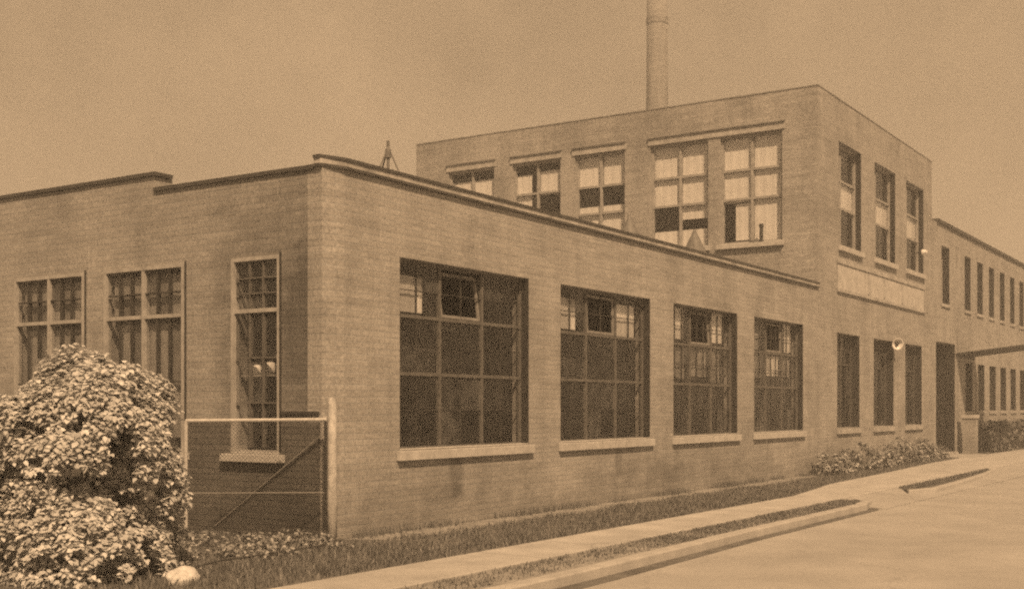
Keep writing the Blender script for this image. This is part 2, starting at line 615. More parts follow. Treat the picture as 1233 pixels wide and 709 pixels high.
# front coping: projecting fascia with a dark lip above and a dark strip below painting in its shadow
def strip_poly(out0, out1):
    """plan outline of a strip that follows the chamfered corner."""
    o = out1
    return [(-o, CH[1] + .10), (-o, CH[1] - o * .1), (CH[0] - o * .15, -o), (17.62, -o), (17.62, .26), (.10, .26), (.10, CH[1] + .10)]
MB().prism(strip_poly(0, .048), ZT + .001, ZT + .035).build('coping', M['coping_dark'], one)
cop = MB().prism(strip_poly(0, .040), ZT + .036, ZT + .100).build('fascia', M['fascia'], one)
MB().prism(strip_poly(0, .058), ZT + .101, ZT + .138).build('coping_lip', M['coping_dark'], one)
MB().box(-.035, .28, CH[1] + .12, 3.01, ZT - .018, ZT + .032).build('side_coping', M['coping_dark'], one)
MB().box(-.035, .28, 2.98, 13.0, 4.662, 4.712).build('side_coping', M['coping_dark'], one)

# front windows
for k, (a, b) in enumerate(FW):
    w3 = (b - a) / 3
    c1, c2 = a + w3 + .02, a + 2 * w3 + .0
    bl = []
    if k == 0:
        bl = [(a + .04, a + .74, 2.86, 3.34)]
    elif k == 1:
        bl = [(a + .04, a + .80, 2.86, 3.36), (c2 + .05, c2 + .80, 2.82, 3.38)]
    elif k == 2:
        bl = [(a + .04, a + .85, 2.9, 3.5), (c2 + .04, c2 + .66, 2.9, 3.5),
              (a + .05, c1 - .15, 2.15, 2.76, 'blind_and_reflection'), (c1 + .1, c2 - .12, 2.2, 2.76, 'blind_and_reflection'), (c2 + .1, b - .5, 2.1, 2.76, 'blind_and_reflection')]
    else:
        bl = [(a + .04, a + .85, 2.86, 3.2, 'blind_and_reflection'), (c2 + .3, c2 + .78, 2.86, 3.5),
              (a + .15, c1 - .12, 2.25, 2.76, 'blind_and_reflection'), (c1 + .1, c2 - .1, 2.3, 2.74), (c2 + .1, b - .4, 2.3, 2.74, 'blind_and_reflection')]
    w = window(one, 'X', 0, a, b, FZ[0], FZ[1], [c1, c2], [2.04, 2.80], 'steel_mid', set_in=.13, fw=.04,
               fd=.06, mull=.045, muntin_u=1 if k < 2 else 2, muntin_z=1, thin=.011, blinds=bl, over=.07, sill_h=.13,
               sill_mat='stone', skip_pane=((1, 2),), reveal_shade=True)
    # open hopper sash in the middle of the top row
    vs = MB()
    z0, z1 = 2.83, 3.46
    ang = radians((7, 1.5, 5, 1)[k])
    y0 = .13 + .02

    def hp(u, dz, th):
        # hinged along the bottom, top leans into the room
        return (u, y0 + sin(ang) * dz + th * cos(ang), z0 + cos(ang) * dz - th * sin(ang))

    def hbar(mbx, ua, ub, da, db, t0=0, t1=.03):
        n = len(mbx.v)
        mbx.v += [hp(ua, da, t0), hp(ub, da, t0), hp(ub, da, t1), hp(ua, da, t1), hp(ua, db, t0), hp(ub, db, t0), hp(ub, db, t1), hp(ua, db, t1)]
        for f in ((0, 3, 2, 1), (4, 5, 6, 7), (0, 1, 5, 4), (1, 2, 6, 5), (2, 3, 7, 6), (3, 0, 4, 7)):
            mbx.f.append(tuple(n + i for i in f))
    hgt = z1 - z0
    ua, ub = c1 + .04, c2 - .04
    hbar(vs, ua, ub, 0, .04); hbar(vs, ua, ub, hgt - .04, hgt)
    hbar(vs, ua, ua + .04, .04, hgt - .04); hbar(vs, ub - .04, ub, .04, hgt - .04)
    v = vs.build('hopper_sash', M['sash_worn'], w)
    # the jamb reveals carry dark sheets that paint in their shade
# side windows (pale wooden frames)
for k, (a, b) in enumerate(LW):
    cols = [] if k == 0 else [(a + b) / 2]
    bl = [(a + .1, b - .1, 1.1, 2.70, 'blind_and_reflection')] if k == 0 else \
         [(a + .08, b - .10, 2.84, 3.36, 'blind_and_reflection'), (a + .15, b - .2, 1.2, 2.7, 'blind_and_reflection')]  # dull cloth paints in the sky and bush reflected by the panes
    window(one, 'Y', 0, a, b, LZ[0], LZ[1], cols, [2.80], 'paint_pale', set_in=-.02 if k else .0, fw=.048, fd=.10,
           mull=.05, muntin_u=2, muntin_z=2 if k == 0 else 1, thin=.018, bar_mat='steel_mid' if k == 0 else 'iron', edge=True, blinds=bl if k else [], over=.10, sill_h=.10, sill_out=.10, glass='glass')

# ---------------------------------------------------------------- two storey
X2, X3 = 17.63, 28.52
two = thing('two_storey_block', 'flat-roofed two-storey brick block with a pale panel band across its front', 'building', (X2, 0, 0))
UP = [(19.21, 21.09), (22.30, 24.35), (25.50, 27.50)]
LOW = [(19.08, 20.95), (22.22, 24.18), (25.41, 27.30)]
UZ = (5.69, 8.32); LZ2 = (1.05, 3.48)
ZP = 9.36
mb = wall_mb('X', 0, TH, X2, X3, -.12, ZP, [(a, b, *UZ) for a, b in UP] + [(a, b, *LZ2) for a, b in LOW])
mb.build('front_wall', M['brick_tall'], two)
SW = [(.90, 2.54), (2.86, 4.50), (5.25, 6.78), (7.23, 8.80), (9.42, 11.02)]
SZ = (5.69, 8.42)
mb = wall_mb('Y', X2, TH, TH, 11.9, -.12, ZP, [(a, b, *SZ) for a, b in SW])
mb.build('side_wall', M['brick_tall'], two)
MB().box(X3 - .3, X3, TH, 11.9, -.12, ZP).build('side_wall', M['brick_tall'], two)
MB().box(X2, X3, 11.9, 12.2, -.12, ZP).build('rear_wall', M['brick_tall'], two)
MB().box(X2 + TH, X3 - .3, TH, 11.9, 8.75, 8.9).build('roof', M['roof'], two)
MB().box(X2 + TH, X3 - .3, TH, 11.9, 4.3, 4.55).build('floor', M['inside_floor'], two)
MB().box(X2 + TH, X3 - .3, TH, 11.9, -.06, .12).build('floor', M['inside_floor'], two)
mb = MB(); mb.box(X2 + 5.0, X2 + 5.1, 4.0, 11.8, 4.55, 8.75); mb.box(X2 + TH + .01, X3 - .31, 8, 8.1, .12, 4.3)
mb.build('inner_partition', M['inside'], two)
mb = MB()
mb.box(X2 - .012, X3 + .012, -.012, .32, ZP + .001, ZP + .03)
mb.box(X2 - .012, X2 + .31, .322, 12.2, ZP + .001, ZP + .03)
mb.build('coping', M['coping_mid'], two)
# band panel with mouldings and joints
mb = MB(); mb.box(19.06, 27.55, -.05, -.003, 5.22, 5.34); mb.build('upper_moulding', M['stone_worn'], two, bevel=.01)
mb = MB(); mb.box(19.06, 27.55, -.06, -.003, 4.50, 4.60); mb.build('lower_moulding', M['stone_worn'], two, bevel=.01)
pan = MB()
edges = [19.10, 21.7, 23.15, 25.0, 27.5]
for i in range(4):
    pan.box(edges[i] + (.02 if i else 0), edges[i + 1] - .02, -.02, -.003, 4.603, 5.217)
pan.build('name_panel', M['sign'], two, bevel=.006)
MB().box(21.6, 21.8, -.035, -.021, 4.64, 5.18).build('panel_pilaster', M['stone_worn'], two)
MB().box(23.08, 23.22, -.035, -.021, 4.64, 5.18).build('panel_pilaster', M['stone_worn'], two)
MB().box(24.92, 25.08, -.035, -.021, 4.64, 5.18).build('panel_pilaster', M['stone_worn'], two)
for k, (a, b) in enumerate(UP):
    m_ = (a + b) / 2
    window(two, 'X', 0, a, b, UZ[0], UZ[1], [a + .62], [7.42, 6.72], 'paint_dull', set_in=.15, fw=.06, fd=.08, mull=.06,
           blinds=[(a + .06, b - .06, 6.72, 7.42)], over=.05, sill_h=.14, sill_out=.09, sill_mat='stone', reveal_shade=True,
           glass='glass')
for k, (a, b) in enumerate(LOW):
    window(two, 'X', 0, a, b, LZ2[0], LZ2[1], [(a + b) / 2], [2.7], 'steel_dark', set_in=.20, fw=.05, fd=.07, mull=.05,
           muntin_u=1, muntin_z=1, over=.05, sill_h=.13, sill_out=.07, sill_mat='stone_worn', reveal_shade=True)
for k, (a, b) in enumerate(SW):
    m_ = (a + b) / 2
    q = .04
    bls = {0: [(m_ + .03, b - q, 6.75, 8.36), (m_ + .03, b - .35, 5.8, 6.72), (a + q, m_ - .03, 5.75, 8.36)],
           1: [(a + q, m_ - .03, 6.45, 8.36), (m_ + .03, b - q, 6.82, 8.36), (a + q, b - q, 5.72, 6.18)],
           2: [(a + q, m_ - .03, 7.56, 8.36), (m_ + .03, b - q, 7.56, 8.36), (a + q, b - q, 5.72, 7.02)],
           3: [(a + q, m_ - .03, 7.5, 8.16), (m_ + .25, b - q, 5.75, 8.10)],
           4: [(a + q, b - q, 5.75, 8.12)]}.get(k, [(a + .05, b - .05, 7.2, 8.2)])
    window(two, 'Y', X2, a, b, SZ[0], SZ[1], [m_], [7.55, 6.82], 'paint_dull', set_in=.09, fw=.06, fd=.09, mull=.06,
           blinds=bls, over=.06, sill_h=.12, sill_out=.10, glass='glass_clear')
mb = MB()
for a, b in ((.82, 4.55), (5.2, 6.85), (7.18, 8.86), (9.36, 11.08)):
    mb.box(X2 - .03, X2 - .003, a, b, 8.43, 8.60)
mb.build('lintel', M['stone_worn'], two)
mb = MB()
for a, b in ((.82, 4.55), (5.2, 6.85), (7.18, 8.86), (9.36, 11.08)):
    mb.box(X2 - .07, X2 - .003, a, b, 8.603, 8.64)
mb.build('drip_moulding', M['coping_mid'], two)

# ---------------------------------------------------------------- long wing
wing = thing('long_wing', 'long low-parapet brick wing running away down the street behind the two-storey block', 'building', (X3, 0, 0))
ZW = 7.55; XE = 66.0
uw = [(29.75, 30.85)] + [(33.05 + 2.0 * i, 33.98 + 2.0 * i) for i in range(9)]
lw = [(33.15 + 2.0 * i, 34.28 + 2.0 * i) for i in range(9)]
DOOR = (29.05, 31.62)
mb = wall_mb('X', .0, TH, X3 + .001, XE, -.12, ZW, [(a, b, 4.98, 6.88) for a, b in uw] + [(a, b, 1.45, 3.15) for a, b in lw]
             + [(DOOR[0], DOOR[1], -.02, 3.72)])
mb.build('front_wall', M['brick_far'], wing)
MB().box(XE - .3, XE, TH, 14, -.12, ZW).build('end_wall', M['brick_far'], wing)
MB().box(X3 + .001, XE, 14, 14.3, -.12, ZW).build('rear_wall', M['brick_far'], wing)
MB().box(X3 + .002, XE - .3, TH, 14, 7.1, 7.2).build('roof', M['roof'], wing)
mb = MB(); mb.box(X3 + .002, XE - .3, TH, 14, 4.0, 4.2); mb.box(X3 + .002, XE - .3, TH, 14, -.06, .1)
mb.build('floor', M['inside_floor'], wing)
MB().box(X3 + .6, XE, -.07, .26, ZW + .001, ZW + .11).build('coping', M['coping_dark'], wing)
proto = {}
for kind, lst, z0, z1 in (('upper', uw, 4.98, 6.88), ('lower', lw, 1.45, 3.15)):
    for a, b in lst:
        window(wing, 'X', 0, a, b, z0, z1, [], [(z0 + z1) / 2], 'paint_dull', set_in=.22, fw=.05, fd=.06, mull=.045,
               over=.04, sill_h=.10, sill_out=.05, sill_mat='stone_worn', reveal_shade=True)
# doorway: a deep dark porch, frame, transom and a pair of leaves set back
mb = MB()
a, b = DOOR
PB = 1.10
mb.box(a - .05, a - .001, TH + .001, PB + .3, .101, 3.9); mb.box(b + .001, b + .05, TH + .001, PB + .3, .101, 3.9)
mb.box(a, b, TH + .001, PB + .3, 3.73, 3.9)
mb.box(b - .022, b - .002, .006, TH, .101, 3.70); mb.box(a + .002, a + .022, .006, TH, .101, 3.70)  # near-black jamb sheets put the doorway's shade into the colour
pr = mb.build('porch_shade_lining', M['door'], wing)
mb = MB()
mb.box(a + .002, a + .09, PB, PB + .1, .102, 3.72); mb.box(b - .09, b - .002, PB, PB + .1, .102, 3.72)
mb.box(a + .09, b - .09, PB, PB + .1, 3.63, 3.72); mb.box(a + .09, b - .09, PB, PB + .1, 3.0, 3.09)
for i in range(1, 4):
    u = a + .09 + (b - a - .18) * i / 4
    mb.box(u - .03, u + .03, PB + .02, PB + .08, 3.09, 3.63)
dr = mb.build('entrance', M['steel_dark'], wing)
gm = MB(); gm.quad((a + .09, PB + .05, 3.09), (b - .09, PB + .05, 3.09), (b - .09, PB + .05, 3.63), (a + .09, PB + .05, 3.63))
gm.build('pane', M['glass'], dr)
for s_ in (0, 1):
    u0 = a + .10 + s_ * ((b - a - .2) / 2 + .004); u1 = u0 + (b - a - .2) / 2 - .008
    d = MB()
    d.box(u0, u1, PB + .02, PB + .07, .105, 2.99)
    for z0, z1 in ((.25, 1.0), (1.2, 2.0), (2.15, 2.85)):
        d.box(u0 + .14, u1 - .14, PB + .005, PB + .019, z0, z1)
    d.build('door_leaf', M['door'], dr, bevel=.006)
d = MB(); d.tube(((a + b) / 2 - .08, PB, 1.0), ((a + b) / 2 - .08, PB, 1.3), .015)
d.build('handle', M['iron'], dr)
MB().box(a + .002, b - .002, -.12, TH, -.1, .098).build('doorstep', M['stone_worn'], wing)

# canopy over the entrance, tilting up toward the street
cn = thing('entrance_canopy', 'thin dark canopy tilting up over the tall dark doorway', 'canopy', (30.5, 0, 3.4))
mb = MB()
c0, c1_ = 31.75, 34.6
def cpt(x, d, t):
    return (x, -d, 3.40 + d * .11 + t)
n = len(mb.v)
mb.v += [cpt(c0, .01, 0), cpt(c1_, .01, 0), cpt(c1_, 2.9, 0), cpt(c0, 2.9, 0), cpt(c0, .01, .03), cpt(c1_, .01, .03), cpt(c1_, 2.9, .03), cpt(c0, 2.9, .03)]
for f in ((0, 1, 2, 3), (4, 7, 6, 5), (0, 4, 5, 1), (1, 5, 6, 2), (2, 6, 7, 3), (3, 7, 4, 0)):
    mb.f.append(f)
mb.build('canopy_slab', M['coping_dark'], cn)
MB().box(c0, c1_, -.03, -.002, 3.30, 3.398).build('wall_plate', M['iron'], cn)

# ---------------------------------------------------------------- chimney
ch = thing('chimney_stack', 'tall slim round brick chimney rising behind the two-storey block', 'chimney', (52.5, 21.4, 0))
MB().lathe((52.5, 21.4, -.1), [(.95, 0), (.62, 20), (.58, 31)], 28).build('shaft', M['brick_stack'], ch, smooth=True)
MB().lathe((52.5, 21.4, 23.75), [(.62, 0), (.645, .05), (.645, .38), (.62, .43)], 28).build('brick_band', M['coping_mid'], ch)

# ---------------------------------------------------------------- roof things
def roof_vent(x, y, h, label):
    t = thing('roof_ventilator', label, 'ventilator', (x, y, 4.24), 'cone-capped roof ventilators')
    MB().lathe((x, y, 4.24), [(.26, 0), (.26, .05), (.15, .08), (.15, h - .52)], 16).build('flue', M['vent_metal'], t)
    MB().lathe((x, y, 4.24 + h - .60), [(.27, 0), (.27, .04), (.05, .50), (.02, .58)], 16).build('cone_cap', M['vent_metal'], t)
roof_vent(14.02, 1.6, 1.36, 'cone-capped metal roof ventilator nearest the two-storey block')
roof_vent(11.25, 1.8, 1.32, 'cone-capped metal roof ventilator farther out from the two-storey block')
t = thing('roof_mast', 'short dark roof mast with wire stays behind the low parapet', 'mast', (2.9, 1.4, 4.24))
MB().tube((2.9, 1.4, 4.24), (2.9, 1.4, 5.47), .022).build('pole', M['vent_metal'], t)
for dx, dy in ((.45, -.3), (-.35, .3), (.1, .5)):
    MB().tube((2.9, 1.4, 5.38), (2.9 + dx, 1.4 + dy, 4.24), .012, seg=5).build('stay_wire', M['coping_mid'], t)
MB().lathe((2.9, 1.4, 5.22), [(.045, 0), (.045, .12), (.02, .16)], 12).build('mast_cap', M['vent_metal'], t)

# ---------------------------------------------------------------- wall lamp
t = thing('wall_lamp', 'round white enamel dish lamp on the wall right of the middle ground-floor window', 'lamp', (24.1, 0, 3.4))
MB().tube((24.26, -.002, 3.44), (24.0, -.13, 3.42), .014).build('arm', M['iron'], t)
def dish(c, d, prof, name, mat):
    d = Vector(d).normalized(); a_ = d.orthogonal().normalized(); b_ = d.cross(a_)
    m_ = MB(); k_ = len(prof)
    for i in range(24):
        t_ = 2 * pi * i / 24
        for rr, zz in prof:
            m_.v.append(tuple(Vector(c) + (a_ * cos(t_) + b_ * sin(t_)) * rr + d * zz))
    for i in range(24):
        j = (i + 1) % 24
        for q in range(k_ - 1):
            m_.f.append((i * k_ + q, j * k_ + q, j * k_ + q + 1, i * k_ + q + 1))
    return m_.build(name, mat, t, smooth=True)
dish((23.98, -.16, 3.40), (-.75, -.62, -.22), [(.02, -.08), (.07, -.07), (.14, -.02), (.17, .03), (.16, .034), (.125, -.01), (.065, -.05), (.05, -.055)], 'lamp_shade', M['lamp_white'])
dish((23.98, -.16, 3.40), (-.75, -.62, -.22), [(.0, -.054), (.05, -.054), (.055, .0), (.03, .03), (.0, .036)], 'bulb', M['iron'])
t = thing('wall_insulator', 'small white insulator knob on the upper wall of the taller block', 'insulator', (27.0, 0, 6.1))
mb = MB(); mb.tube((26.7, -.002, 6.30), (26.7, -.16, 6.30), .03); mb.build('bracket_pin', M['iron'], t)
mb = MB(); mb.tube((26.7, -.162, 6.30), (26.7, -.30, 6.30), .09, .06, 12); mb.build('knob', M['lamp_white'], t)

# things standing in windows
def sill_pot(x, y, z, s, label):
    t = thing('jar', label, 'jar', (x, y, z), 'jars standing on window ledges')
    MB().lathe((x, y, z), [(.05 * s, 0), (.07 * s, .03 * s), (.07 * s, .13 * s), (.045 * s, .16 * s)], 14).build('jar_body', M['lamp_white'], t, smooth=True)
    MB().lathe((x, y, z + .161 * s), [(.05 * s, 0), (.05 * s, .03 * s)], 14).build('lid', M['iron'], t)

sf = MB().box(.13, .29, .80, 1.56, 1.985, 2.005).build('window_shelf', M['paint_dull'])
tag(sf, 'thin shelf across the inside of the narrow window by the corner', 'shelf')
for y_, s_, l_ in ((1.34, .8, 'small pale jar farthest from the corner on the shelf inside the narrow window'),
                   (1.12, 1.0, 'middle pale jar on the shelf inside the narrow window'),
                   (.90, 1.15, 'largest pale jar, nearest the brick corner, on the shelf inside the narrow window')):
    sill_pot(.20, y_, 2.006, s_, l_)

t = thing('pipe_stub', 'short dark pipe end rising from the wide sill of the upper side window', 'pipe', (X2 - .05, 1.42, 5.69))
MB().lathe((X2 - .05, 1.42, 5.692), [(.06, 0), (.06, .03), (.045, .035), (.045, .36)], 12).build('pipe', M['iron'], t)
MB().lathe((X2 - .05, 1.42, 6.053), [(.06, 0), (.06, .07), (.05, .08)], 12).build('collar', M['iron'], t)
MB().box(X2 - .08, X2 - .02, 1.475, 1.74, 5.692, 5.74).build('foot_pipe', M['vent_metal'], t)

# ================================================================= GROUND
structure(MB().box(-300, 500, -400, 400, -.6, -.16).build('ground', M['terrain']))
structure(MB().box(-120, 300, -16.0, -3.0, -.15, -.08).build('road', M['road']))
# yard slab between pavement and walls (real ground level z = 0)
yard = MB()
yard.prism([(-60, -2.15), (9.9, -2.15), (13.7, -1.60), (18, -1.40), (24.9, -.97), (28.6, -.90), (28.6, -.004), (.32, -.004), (-.004, .07), (-.004, 13.2), (-60, 13.2)], -.14, 0.0)
structure(yard.build('yard_earth', M['soil']))
edge = MB()
edge.prism([(.6, -.62), (6.0, -.55), (14, -.50), (17, -.30), (17, -.02), (.34, -.02)], .001, .006)
structure(edge.build('bare_earth_strip', M['dry_soil']))
path = MB()
path.prism([(-60, -3.05), (70, -3.05), (70, -1.1), (38, -1.08), (28.9, -.90), (24.9, -.975), (18, -1.405), (13.7, -1.605), (9.9, -2.155), (-60, -2.155)], -.14, .02)
structure(path.build('pavement', M['concrete'], bevel=.01))
path = MB(); path.prism([(28.62, -.89), (32.1, -1.0), (32.1, -.01), (28.62, -.01)], -.14, .018)
structure(path.build('entrance_path', M['concrete']))
yd2 = MB(); yd2.prism([(32.11, -1.0), (38, -1.07), (70, -1.09), (70, -.01), (32.11, -.01)], -.14, 0.0)
structure(yd2.build('planting_bed', M['soil']))
# sloping apron between the pavement and the road
ap = MB()
ap.quad((9.2, -4.0, -.076), (70, -4.6, -.076), (70, -3.055, .0), (9.2, -3.055, .0))
ap.quad((9.2, -4.0, -.076), (9.2, -3.055, 0), (9.2, -3.055, -.076))
structure(ap.build('driveway_apron', M['road']))

def tip(x0, x1, y_in, y_out, rounded):
    """outline of a planted strip with rounded ends"""
    pts = []
    return pts
# planted strips with kerbs
s1 = [(-60, -3.06), (9.0, -3.06), (9.55, -3.12), (9.75, -3.30), (9.45, -3.52), (8.6, -3.66), (3.8, -3.66), (-.4, -3.75), (-60, -3.78)]
structure(MB().prism(list(reversed(s1)), -.14, .004).build('verge_soil', M['dry_soil']))
k1 = [(-60, -3.782), (-.4, -3.752), (3.8, -3.662), (8.6, -3.662), (9.46, -3.522), (9.76, -3.30), (9.90, -3.36), (9.72, -3.62), (8.75, -3.82), (3.8, -3.84), (-.4, -3.93), (-60, -3.97)]
structure(MB().prism(list(reversed(k1)), -.14, .03).build('kerb', M['kerb'], bevel=.015))
gut = [(-60, -3.975), (-.4, -3.935), (3.8, -3.845), (8.75, -3.825), (9.73, -3.63), (9.9, -3.72), (8.9, -3.97), (3.8, -3.99), (-.4, -4.12), (-60, -4.2)]
structure(MB().prism(list(reversed(gut)), -.12, -.072).build('gutter', M['gutter']))
s2 = [(12.6, -3.45), (13.4, -3.12), (15, -3.06), (21.6, -3.08), (21.9, -3.16), (19, -3.42), (15.5, -3.60), (13.4, -3.66)]
structure(MB().prism(list(reversed(s2)), -.14, .012).build('verge_soil', M['gutter']))
k2 = [(21.9, -3.17), (19, -3.43), (15.5, -3.61), (13.4, -3.67), (12.58, -3.455), (12.45, -3.52), (13.35, -3.82), (15.5, -3.76), (19, -3.56), (22.1, -3.2)]
structure(MB().prism(k2, -.14, .03).build('kerb', M['kerb'], bevel=.015))


def blades(n, region, h, w, mb, lean=.5, zf=lambda x, y: 0.0, dens=None):
    for _ in range(n):
        for _t in range(20):
            x, y = region()
            if dens is None or random.random() < dens(x, y):
                break
        z = zf(x, y)
        a = random.uniform(0, 2 * pi)
        hh = h * random.uniform(.4, 1.3)
        ww = w * random.uniform(.6, 1.3)
        dx, dy = cos(a) * ww, sin(a) * ww
        b = random.uniform(0, 2 * pi); l = lean * hh * random.uniform(.2, 1.2)
        lx, ly = cos(b) * l, sin(b) * l
        k = len(mb.v)
        mb.v += [(x - dx, y - dy, z), (x + dx, y + dy, z), (x + lx * .4 + dx * .7, y + ly * .4 + dy * .7, z + hh * .6),
                 (x + lx * .4 - dx * .7, y + ly * .4 - dy * .7, z + hh * .6), (x + lx, y + ly, z + hh)]
        mb.f.append((k, k + 1, k + 2, k + 3)); mb.f.append((k + 3, k + 2, k + 4))


def nz(x, y, s=1.0, o=0.0):
    return noise.noise(Vector((x * s + o, y * s, o)))


def inner(x):     # inner edge of the pavement
    pts = [(-60, -2.15), (9.9, -2.15), (13.7, -1.6), (18, -1.4), (24.9, -.97), (30, -.9)]
    for (a, b), (c, d) in zip(pts, pts[1:]):
        if x <= c:
            return b + (d - b) * (x - a) / (c - a)
    return -.9


def reg_front():
    x = random.uniform(-2.2, 28.4) if random.random() < .55 else random.uniform(-2.2, 12)
    lo = inner(x); hi = -.50 if x < 16 else -.05
    if x < .3:
        hi = -.2
    y = lo + (hi - lo) * random.random() ** 1.15
    return x, y


gb = MB()
blades(30000, reg_front, .058, .006, gb, dens=lambda x, y: .12 + 1.1 * max(0, nz(x, y * 2, 1.3) + .30))
# the yard behind the gate and round the bush
def reg_yard():
    x = random.uniform(-4.6, -.08)
    y = random.uniform(-2.1, 3.2)
    return x, y
blades(16000, reg_yard, .07, .007, gb, dens=lambda x, y: .45 + .9 * max(0, nz(x, y, 1.6, 3.) + .3))
def reg_foot():
    x = random.uniform(.4, 17)
    return x, -abs(random.gauss(0, .10)) - .015
blades(2200, reg_foot, .10, .006, gb, dens=lambda x, y: max(0, nz(x, 0, .8, 9.) + .2))
o = gb.build('grass', M['grass']); o['kind'] = 'stuff'
vb = MB()
def reg_v1():
    x = random.uniform(-3, 9.6) if random.random() < .6 else random.uniform(2, 9.6)
    return x, random.uniform(-3.62, -3.10)
blades(9500, reg_v1, .035, .006, vb, dens=lambda x, y: .3 + .8 * max(0, nz(x, y, 1.8, 5.) + .25))
def reg_v2():
    x = random.uniform(13.2, 21.3)
    return x, random.uniform(-3.5 + max(0, (x - 15.5) * .055), -3.12)
blades(4200, reg_v2, .06, .006, vb)
o = vb.build('verge_grass', M['grass']); o['kind'] = 'stuff'

# weeds in the yard, broad pale leaves
def leaf(mb, c, nrm, L, W, roll=None):
    """one bent leaf: two quads folded along the midrib"""
    nrm = nrm.normalized()
    a = nrm.orthogonal().normalized()
    t = random.uniform(0, 2 * pi) if roll is None else roll
    d = (a * cos(t) + nrm.cross(a) * sin(t))
    s = nrm.cross(d)
    k = len(mb.v)
    prof = ((0, .0), (.14, .36), (.42, .52), (.74, .34), (1.0, .0))
    rim = [(t_, w_) for t_, w_ in prof] + [(t_, -w_) for t_, w_ in reversed(prof[1:-1])]
    mb.v.append(tuple(c + d * (L * .5) + nrm * (.05 * L)))
    for t_, w_ in rim:
        mb.v.append(tuple(c + d * (L * t_) + s * (W * w_) + nrm * (.22 * W * abs(w_) - .26 * L * t_ * t_)))
    m_ = len(rim)
    for q_ in range(m_):
        mb.f.append((k, k + 1 + q_, k + 1 + (q_ + 1) % m_))


def rand_dir():
    while True:
        v = Vector((random.uniform(-1, 1), random.uniform(-1, 1), random.uniform(-1, 1)))
        if .05 < v.length < 1:
            return v.normalized()


wd = MB()
for _ in range(260):
    x, y = random.uniform(-3.0, -.1), random.uniform(-.75, 2.4)
    if nz(x, y, 1.4, 7.) < -.12:
        continue
    rr_ = random.uniform(.05, .11); hh_ = random.uniform(.08, .24)
    for _ in range(24):
        p = Vector((x + random.gauss(0, rr_), y + random.gauss(0, rr_), random.uniform(.02, hh_ * .8)))
        leaf(wd, p, (Vector((0, 0, 1)) + rand_dir() * .7), .055, .03)
o = wd.build('weeds', M['weed']); o['kind'] = 'stuff'


def bush(name, label, cat, c, rx, ry, h, nclump, per, leaf_len, mat, group=None, z0=.0, seed=1, stems=7, spread=.10, shell=.75, topfrac=.42, foot=.90):
    random.seed(seed)
    t = thing(name, label, cat, (c[0], c[1], 0), group)
    mb = MB()
    ch_ = Vector((c[0], c[1], 0))
    for i in range(nclump):
        # a point of a dome with vertical flanks
        a = random.uniform(0, 2 * pi)
        q = random.random()
        if q < topfrac:
            el = math.asin(random.random())
            dirn = Vector((cos(a) * cos(el), sin(a) * cos(el), sin(el)))
            base = Vector((dirn.x * rx, dirn.y * ry, h * .58 + dirn.z * h * .42))
            nrm = Vector((dirn.x / rx, dirn.y / ry, dirn.z / (h * .42)))
        else:
            zz = random.uniform(z0 + .03, h * .62)
            k = 1.0 - (1 - foot) * (1 - zz / (h * .62)) ** 1.2
            dirn = Vector((cos(a), sin(a), 0))
            base = Vector((dirn.x * rx * k, dirn.y * ry * k, zz))
            nrm = Vector((dirn.x, dirn.y, .25))
        nrm.normalize()
        w = noise.noise(Vector((base.x * 1.9, base.y * 1.9, base.z * 1.9 + seed))) * .29 * rx
        depth = 0 if random.random() < shell else random.uniform(.1, .45) * rx
        base = base + nrm * (w - depth)
        cc = ch_ + base
        sz = spread * random.uniform(.6, 1.4)
        for _ in range(per):
            off = rand_dir() * sz * random.random() ** .5
            off -= nrm * max(0, off.dot(nrm)) * .4
            p = cc + off
            if p.z < z0 + .01:
                continue
            nn = (nrm * .55 + Vector((0, 0, .95)) + rand_dir() * .6)
            L = leaf_len * random.uniform(.6, 1.25)
            leaf(mb, p, nn, L, L * .72)
    mb.build('foliage', mat, t, smooth=True)
    st = MB()
    for i in range(stems):
        a = random.uniform(0, 2 * pi)
        b0 = ch_ + Vector((cos(a) * rx * .2, sin(a) * ry * .2, 0))
        m0 = ch_ + Vector((cos(a) * rx * .45, sin(a) * ry * .45, h * .45))
        e0 = ch_ + Vector((cos(a + .4) * rx * .7, sin(a + .4) * ry * .7, h * .75))
        st.tube(b0, m0, .022, .014, 6); st.tube(m0, e0, .014, .006, 6)
    st.build('stem', M['stem'], t)
    return t


bush('climbing_bush', 'big rounded pale-leaved bush at the left, as tall as the window mullions', 'bush', (-3.46, -.14), .86, .74, 2.08,
     680, 84, .055, M['leaf'], seed=3, spread=.11, shell=.70, topfrac=.56, foot=.92)
bush('climbing_bush', 'lower leafy bush behind the big pale bush, cut by the picture edge', 'bush', (-4.30, .85), .72, .75, 1.80,
     440, 76, .055, M['leaf'], seed=5, spread=.11, shell=.70, topfrac=.56, foot=.8)

